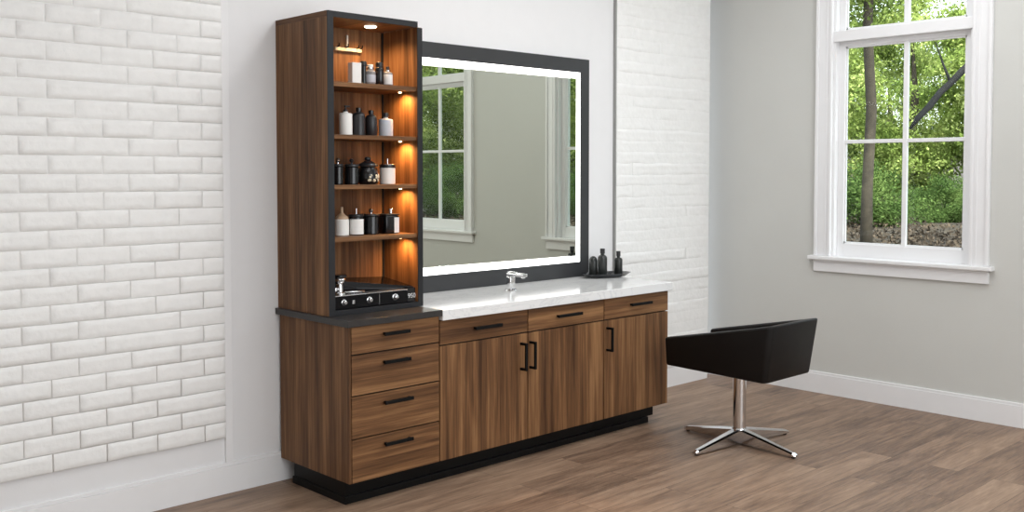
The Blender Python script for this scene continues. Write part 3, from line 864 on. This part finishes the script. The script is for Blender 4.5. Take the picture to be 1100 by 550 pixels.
# ================================================================== FAUCET
FX, FYc, FZ = 1.384, -0.286, 0.8974
fc = empty('faucet', 'chrome single-lever faucet standing on the marble countertop', 'faucet', (FX, FYc, FZ))
b = bmesh.new(); lathe(b, [(0, 0), (0.034, 0), (0.035, 0.003), (0.033, 0.007), (0.026, 0.008), (0, 0.008)], FX, FYc, FZ, 32); link('base_ring', b, M['chrome'], fc, smooth='auto')
b = bmesh.new(); box(b, FX - 0.024, FX + 0.021, FYc - 0.018, FYc + 0.018, FZ + 0.008, FZ + 0.088, 0.008, 4); link('faucet_body', b, M['chrome'], fc, smooth='auto')
b = bmesh.new(); box(b, FX - 0.024, FX + 0.021, FYc - 0.118, FYc + 0.017, FZ + 0.0885, FZ + 0.1065, 0.004, 3)
box(b, FX - 0.010, FX + 0.010, FYc - 0.112, FYc - 0.092, FZ + 0.080, FZ + 0.090, 0.003); link('spout', b, M['chrome'], fc, smooth='auto')
b = bmesh.new(); box(b, FX - 0.013, FX + 0.013, FYc - 0.040, FYc + 0.016, FZ + 0.107, FZ + 0.1125, 0.002, 2); link('lever', b, M['chrome'], fc, smooth='auto')

# ================================================================== TRAY + BOTTLES
TC = (2.372, -0.168, 0.8974)
ang = R(-13)
def tray_bm():
    b = bmesh.new()
    N = 40
    def ring(a, c, z, pw=0.75):
        vs = []
        for i in range(N):
            th = 2 * math.pi * i / N
            x = a * abs(math.cos(th)) ** 1.0 * (1 if math.cos(th) >= 0 else -1)
            y = c * abs(math.sin(th)) ** pw * (1 if math.sin(th) >= 0 else -1)
            # corners swept out to a leaf shape
            xr = x * math.cos(ang) - y * math.sin(ang); yr = x * math.sin(ang) + y * math.cos(ang)
            vs.append(b.verts.new((TC[0] + xr, TC[1] + yr, TC[2] + z)))
        return vs
    rs = [ring(0.125, 0.060, 0.0), ring(0.140, 0.070, 0.004), ring(0.178, 0.092, 0.026), ring(0.183, 0.095, 0.028), ring(0.176, 0.090, 0.028), ring(0.135, 0.066, 0.009)]
    for p, q in zip(rs, rs[1:]):
        for i in range(N):
            j = (i + 1) % N; b.faces.new([p[i], p[j], q[j], q[i]])
    b.faces.new(rs[0][::-1]); b.faces.new(rs[-1])
    return b
tag(link('tray', tray_bm(), M['tray'], smooth='auto'), 'dark leaf-shaped stone tray on the right end of the marble countertop', 'tray')
tz = TC[2] + 0.0095
def soap(label, x, y, r, h, hc, capr):
    bottle('soap_bottle', label, 'bottle', x, y, tz,
           [('bottle_body', M['bottlegreen'], LA(body(r, h, capr * 0.8, h * 0.78, h * 0.93))), ('cap', M['bottleblack'], LA(cyl(capr, h, h + hc, 0.0015)))])
soap('tallest of the dark bottles on the tray, with a cap, beside the mirror frame', 2.330, -0.170, 0.031, 0.150, 0.032, 0.016)
soap('dark capped bottle standing apart at the right side of the tray', 2.468, -0.190, 0.028, 0.125, 0.034, 0.0145)
o3 = empty('soap_bottle', 'low round-shouldered dark bottle without a cap, left of the tallest bottle on the tray', 'bottle', (2.300, -0.115, tz))
b = bmesh.new(); lathe(b, [(0, 0), (0.026, 0), (0.029, 0.004), (0.029, 0.095), (0.026, 0.112), (0.018, 0.124), (0.008, 0.130), (0, 0.131)], 0, 0, 0, 28)
link('bottle_body', b, M['bottlegreen'], o3, smooth='auto', local=True)

# ================================================================== CHAIR
CH = (2.325, -1.245)
ch = empty('swivel_chair', 'low black leather barrel chair on a chrome four-star base in front of the vanity', 'chair', (CH[0], CH[1], 0))
xl, xr_ = 2.045, 2.565      # outer faces of the arms
yf_, yb_ = -0.905, -1.625   # front and back
# shell: a U in plan (arm - back - arm) extruded with a sloping top and bottom
def shell():
    b = bmesh.new()
    TH = 0.062
    rc = 0.035
    def ztop(y): return 0.618 + (0.762 - 0.618) * (yf_ - y) / (yf_ - yb_)
    def zbot(y): return 0.452 - 0.014 * (yf_ - y) / (yf_ - yb_)
    outer = [(xl, yf_), (xl, yf_ - 0.20), (xl, yf_ - 0.42), (xl, yb_ + 0.03), (xl + 0.012, yb_ + 0.008), (xl + 0.035, yb_), (xr_ - 0.035, yb_), (xr_ - 0.012, yb_ + 0.008), (xr_, yb_ + 0.03), (xr_, yf_ - 0.42), (xr_, yf_ - 0.20), (xr_, yf_)]
    inner = [(xl + TH, yf_), (xl + TH, yf_ - 0.20), (xl + TH, yf_ - 0.42), (xl + TH, yb_ + 0.11), (xl + TH + 0.012, yb_ + 0.085), (xl + TH + 0.035, yb_ + 0.07), (xr_ - TH - 0.035, yb_ + 0.07), (xr_ - TH - 0.012, yb_ + 0.085), (xr_ - TH, yb_ + 0.11), (xr_ - TH, yf_ - 0.42), (xr_ - TH, yf_ - 0.20), (xr_ - TH, yf_)]
    cx = (xl + xr_) / 2
    n = len(outer)
    def pt(p, lvl):
        x, y = p
        # the shell narrows towards the bottom and the back leans outward at the top
        yb = (yf_ - y) / (yf_ - yb_)
        z = ztop(y) if lvl else zbot(y)
        k = 1.0 if lvl else 0.94
        return (cx + (x - cx) * k, y + (0.0 if lvl else 0.045 * yb), z)
    LO = [b.verts.new(pt(p, 0)) for p in outer]; HO = [b.verts.new(pt(p, 1)) for p in outer]
    LI = [b.verts.new(pt(p, 0)) for p in inner]; HI = [b.verts.new(pt(p, 1)) for p in inner]
    for i in range(n - 1):
        b.faces.new([LO[i], LO[i + 1], HO[i + 1], HO[i]])
        b.faces.new([LI[i + 1], LI[i], HI[i], HI[i + 1]])
        b.faces.new([HO[i], HO[i + 1], HI[i + 1], HI[i]])
        b.faces.new([LO[i + 1], LO[i], LI[i], LI[i + 1]])
    b.faces.new([LO[0], HO[0], HI[0], LI[0]]); b.faces.new([LO[-1], LI[-1], HI[-1], HO[-1]])
    bmesh.ops.recalc_face_normals(b, faces=b.faces)
    es = [e for e in b.edges if len(e.link_faces) == 2 and e.calc_face_angle(0) > R(40)]
    bmesh.ops.bevel(b, geom=es, offset=0.013, segments=3, affect='EDGES', profile=0.5)
    return b
link('shell', shell(), M['leather'], ch, smooth='auto', label='black leather arms and back in one shell')
b = bmesh.new(); box(b, xl + 0.0635, xr_ - 0.0635, yb_ + 0.105, yf_ + 0.012, 0.470, 0.545, 0.022, 4)
link('seat_cushion', b, M['leather'], ch, smooth='auto')
b = bmesh.new(); box(b, xl + 0.075, xr_ - 0.075, yb_ + 0.105, yf_ - 0.004, 0.446, 0.470, 0.004)
link('seat_base', b, M['leather'], ch)
b = bmesh.new(); box(b, CH[0] - 0.10, CH[0] + 0.10, CH[1] - 0.10, CH[1] + 0.10, 0.436, 0.4462, 0.002); link('mounting_plate', b, M['handle'], ch)
b = bmesh.new(); lathe(b, [(0, 0.0965), (0.038, 0.0965), (0.038, 0.3), (0.038, 0.4365), (0, 0.4365)], CH[0], CH[1], 0, 40); link('post', b, M['chrome'], ch, smooth='auto')
b = bmesh.new(); lathe(b, [(0, 0.012), (0.036, 0.012), (0.042, 0.018), (0.043, 0.092), (0.041, 0.096), (0, 0.096)], CH[0], CH[1], 0, 32); link('hub', b, M['chrome'], ch, smooth='auto')
for a in (176, 264, -11, 87):
    d = Vector((math.cos(R(a)), math.sin(R(a)), 0)); s = Vector((-d.y, d.x, 0))
    b = bmesh.new()
    secs = [(0.030, 0.012, 0.092, 0.032), (0.12, 0.012, 0.077, 0.029), (0.26, 0.0095, 0.052, 0.024), (0.385, 0.0095, 0.030, 0.019), (0.404, 0.0095, 0.022, 0.016)]
    rings = []
    for t_, zlo, zhi, hw in secs:
        c = Vector((CH[0], CH[1], 0)) + d * t_
        zm = zhi - 0.007
        rings.append([b.verts.new((c + s * k).to_tuple()[:2] + (z,)) for k, z in ((-hw * 0.92, zlo), (hw * 0.92, zlo), (hw, zm), (hw * 0.55, zhi), (-hw * 0.55, zhi), (-hw, zm))])
    for p, q in zip(rings, rings[1:]):
        for i in range(6):
            j = (i + 1) % 6; b.faces.new([p[i], p[j], q[j], q[i]])
    b.faces.new(rings[0][::-1]); b.faces.new(rings[-1])
    lg = link('leg', b, M['chrome'], ch)
    b = bmesh.new(); c = Vector((CH[0], CH[1], 0)) + d * 0.383; lathe(b, cyl(0.012, 0.0, 0.0095, 0.001), c.x, c.y, 0, 16)
    link('foot_pad', b, M['rubber'], lg)

# ================================================================== OUTSIDE
GZ = 0.12
b = bmesh.new()
pts = [(XR + TW + 0.02, -70), (90, -70), (90, 60), (XR + TW + 0.02, 60)]
vs = []
NX, NY = 40, 50
grid = [[b.verts.new((XR + TW + 0.02 + 86 * (i / NX) ** 1.5, -70 + 130 * j / NY,
        GZ + (0.18 * noise.noise(Vector((i * 0.7, j * 0.6, 0))) if i > 6 else 0) + 3.0 * (i / NX) ** 3)) for j in range(NY + 1)] for i in range(NX + 1)]
for i in range(NX):
    for j in range(NY): b.faces.new([grid[i][j], grid[i + 1][j], grid[i + 1][j + 1], grid[i][j + 1]])
link('ground', b, M['ground'], smooth=True)['kind'] = 'structure'

def leaf_mesh(name, mat, seed, n, rx, rz, size, clumps=60, csz=0.55, shell_=0.55):
    """thousands of small folded leaves gathered in clumps around an egg-shaped crown"""
    g = np.random.default_rng(seed)
    cd = g.normal(size=(clumps, 3)); cd /= np.linalg.norm(cd, axis=1)[:, None]
    cr = g.uniform(shell_, 1.0, clumps)[:, None]
    cc = cd * cr * np.array([rx, rx, rz])
    pick = g.integers(0, clumps, n)
    c = cc[pick] + g.normal(size=(n, 3)) * csz * np.array([1, 1, 0.7])
    u = g.normal(size=(n, 3)); u /= np.linalg.norm(u, axis=1)[:, None]
    v = np.cross(u, g.normal(size=(n, 3))); v /= np.linalg.norm(v, axis=1)[:, None]
    s = (size * g.uniform(0.6, 1.3, n))[:, None]
    nn = np.cross(u, v)
    # leaf: pointed quad folded a little along its midrib (two triangles)
    P = np.stack([c - u * s, c + v * s * 0.55 + nn * s * 0.18, c + u * s, c - v * s * 0.55 + nn * s * 0.18], 1).reshape(-1, 3)
    me = bpy.data.meshes.new(name)
    me.vertices.add(4 * n); me.vertices.foreach_set('co', P.astype(np.float32).ravel())
    idx = np.arange(n)[:, None] * 4 + np.array([0, 1, 2, 0, 2, 3])
    me.loops.add(6 * n); me.loops.foreach_set('vertex_index', idx.astype(np.int32).ravel())
    me.polygons.add(2 * n)
    me.polygons.foreach_set('loop_start', (np.arange(2 * n) * 3).astype(np.int32))
    me.polygons.foreach_set('loop_total', np.full(2 * n, 3, dtype=np.int32))
    me.update(calc_edges=True); me.validate()
    me.materials.append(mat)
    return me
def ob(name, me, parent, loc=(0, 0, 0)):
    o = bpy.data.objects.new(name, me); COL.objects.link(o); o.parent = parent; o.location = loc; return o

# the slender tree whose trunk stands in the left half of the window
t1 = empty('tree', 'slender tree with a bare grey-brown trunk in the left panes of the window', 'tree', (11.50, 2.63, GZ))
b = bmesh.new()
tp = [(0, 0, 0), (0.02, 0.01, 1.2), (0.06, -0.02, 2.4), (0.02, 0.04, 3.6), (0.05, 0.02, 5.0), (0.1, 0.0, 7.0)]
tube(b, tp, [0.10, 0.082, 0.078, 0.072, 0.062, 0.03], 14)
tube(b, [(0.03, 0.03, 4.0), (0.5, -0.3, 4.9), (1.0, -0.5, 5.6)], [0.04, 0.03, 0.012], 8)
tube(b, [(0.04, 0.03, 4.3), (-0.5, 0.4, 5.2), (-0.8, 0.8, 6.0)], [0.04, 0.03, 0.012], 8)
link('trunk', b, M['bark'], t1, smooth=True, local=True)
ob('crown', leaf_mesh('slender_crown', M['leaf_mid'], 1, 20000, 1.9, 1.7, 0.042, 80, 0.26), t1, (0.1, 0, 5.7))
# sprays of leaf hanging in front of the trunk's neighbours
t2 = empty('tree', 'tree whose dark drooping bough slants across the right panes of the window', 'tree', (15.35, 1.75, GZ))
b = bmesh.new()
tube(b, [(0, 0, 0), (0.05, -0.02, 1.5), (0.0, 0.05, 3.0), (-0.03, 0.05, 4.4), (0.0, 0.0, 6.0)], [0.17, 0.14, 0.12, 0.10, 0.04], 14)
tube(b, [(-0.02, 0.05, 3.9), (-0.35, 0.42, 3.62), (-0.68, 0.77, 3.22), (-0.85, 0.93, 2.98), (-0.99, 1.05, 2.81), (-1.14, 1.16, 2.58), (-1.27, 1.28, 2.40), (-1.37, 1.38, 2.20)],
     [0.09, 0.075, 0.062, 0.058, 0.055, 0.056, 0.052, 0.022], 12)
tube(b, [(-0.85, 0.93, 2.98), (-0.80, 1.08, 3.3), (-0.86, 1.2, 3.7)], [0.03, 0.02, 0.008], 8)
link('trunk', b, M['barkdark'], t2, smooth=True, local=True)
ob('crown', leaf_mesh('bough_tree_crown', M['leaf_light'], 2, 16000, 1.9, 1.3, 0.045, 80, 0.30), t2, (0, 0, 6.0))

# far trees: three crowns shared by many copies
far = []
for k, (mt, rx, rz) in enumerate(((M['leaf_light'], 3.2, 3.6), (M['leaf_mid'], 3.4, 4.2), (M['leaf_light'], 2.8, 2.8))):
    e = empty('tree', '', 'tree', (0, 0, 0))
    b = bmesh.new(); tube(b, [(0, 0, 0), (0.1, 0, 2.0), (-0.1, 0.1, 4.0), (0.1, 0, 6.0)], [0.20, 0.16, 0.12, 0.05], 10)
    link('trunk', b, M['bark'], e, smooth=True, local=True)
    ob('crown', leaf_mesh('far_crown_%d' % k, mt, 10 + k, 48000, rx, rz, 0.062, 120, 0.31), e, (0, 0, rz + 0.75))
    far.append(e)
rnd = random.Random(8)
far_lab = ['bushy light green tree in the far row beyond the windows', 'full mid green tree in the far row beyond the windows', 'low rounded pale green tree in the far row beyond the windows']
used = set()
def put(kind, x, y, s, rz, lab, grp):
    o = far[kind] if kind not in used else copy_tree(far[kind])
    used.add(kind)
    o.location = (x, y, GZ); o.rotation_euler = (0, 0, rz); o.scale = (s, s, s)
    o['label'] = lab; o['group'] = grp
    return o
# direction from the middle of the window wall, degrees clockwise from +y
n_t = 0
for ring, (rad, step, a0, a1) in enumerate(((27.0, 9.5, 34, 152), (36.0, 12.0, 38, 156))):
    a = a0
    while a <= a1:
        rr = rad + rnd.uniform(-1.5, 1.5); aa = R(a + rnd.uniform(-1.5, 1.5))
        k = (0, 1, 2, 0)[n_t % 4] if ring == 0 else (1, 0, 1)[n_t % 3]
        put(k, 3.9 + rr * math.sin(aa), -2.5 + rr * math.cos(aa), rnd.uniform(0.9, 1.12) * (1.0 if ring == 0 else 0.95), rnd.uniform(0, 6.28), far_lab[k], ('light green far trees', 'mid green far trees', 'low pale far trees')[k])
        n_t += 1; a += step
# shrubs
se = empty('shrub', '', 'shrub', (0, 0, 0))
ob('foliage', leaf_mesh('shrub_leaves', M['leaf_dark'], 30, 16000, 1.25, 0.72, 0.032, 70, 0.17, 0.35), se, (0, 0, 0.72))
b = bmesh.new()
for k in range(7):
    a = k * 0.9; tube(b, [(0.05 * math.cos(a), 0.05 * math.sin(a), 0), (0.35 * math.cos(a), 0.35 * math.sin(a), 0.5), (0.7 * math.cos(a), 0.7 * math.sin(a), 0.85)], [0.02, 0.014, 0.005], 6)
link('stems', b, M['bark'], se, smooth=True, local=True)
first = True
a = 34.0
while a < 152:
    o = se if first else copy_tree(se)
    first = False
    rr = 20.3 + rnd.uniform(-0.8, 0.8)
    o.location = (3.9 + rr * math.sin(R(a)), -2.5 + rr * math.cos(R(a)), GZ)
    s = rnd.uniform(0.85, 1.1); o.scale = (s, s, s); o.rotation_euler = (0, 0, rnd.uniform(0, 6.28))
    o['label'] = 'dark green rounded shrub in the hedge row below the far trees'; o['group'] = 'shrubs in front of the far trees'
    a += 5.2
# fallen leaves and twigs on the bare ground
g = np.random.default_rng(77)
n = 70000
th = g.uniform(R(32), R(155), n); rr = g.uniform(9, 23, n)
cx_ = 3.9 + rr * np.sin(th); cy_ = -2.5 + rr * np.cos(th)
patch = np.array([noise.noise(Vector((x * 0.9, y * 0.9, 2.0))) for x, y in zip(cx_, cy_)])
keep = patch > -0.12
cx_, cy_ = cx_[keep], cy_[keep]; n = len(cx_)
c = np.stack([cx_, cy_, GZ + 0.14 + g.uniform(-0.04, 0.10, n) * 1.0], 1)
u = g.normal(size=(n, 3)); u /= np.linalg.norm(u, axis=1)[:, None]
v = np.cross(u, g.normal(size=(n, 3))); v /= np.linalg.norm(v, axis=1)[:, None]
sz = g.uniform(0.02, 0.06, n)[:, None]
P = np.stack([c - u * sz, c + v * sz * 0.5, c + u * sz, c - v * sz * 0.5], 1).reshape(-1, 3)
me = bpy.data.meshes.new('leaf_litter')
me.from_pydata(P.tolist(), [], (np.arange(n)[:, None] * 4 + np.arange(4)).tolist())
me.materials.append(plain('dry_brown_leaves', (0.060, 0.042, 0.027), 0.9, var=0.7, vscale=1.5))
ll = bpy.data.objects.new('leaf_litter', me); COL.objects.link(ll)
tag(ll, 'brown leaf litter and twigs covering the ground outside the window', 'leaf litter'); ll['kind'] = 'stuff'
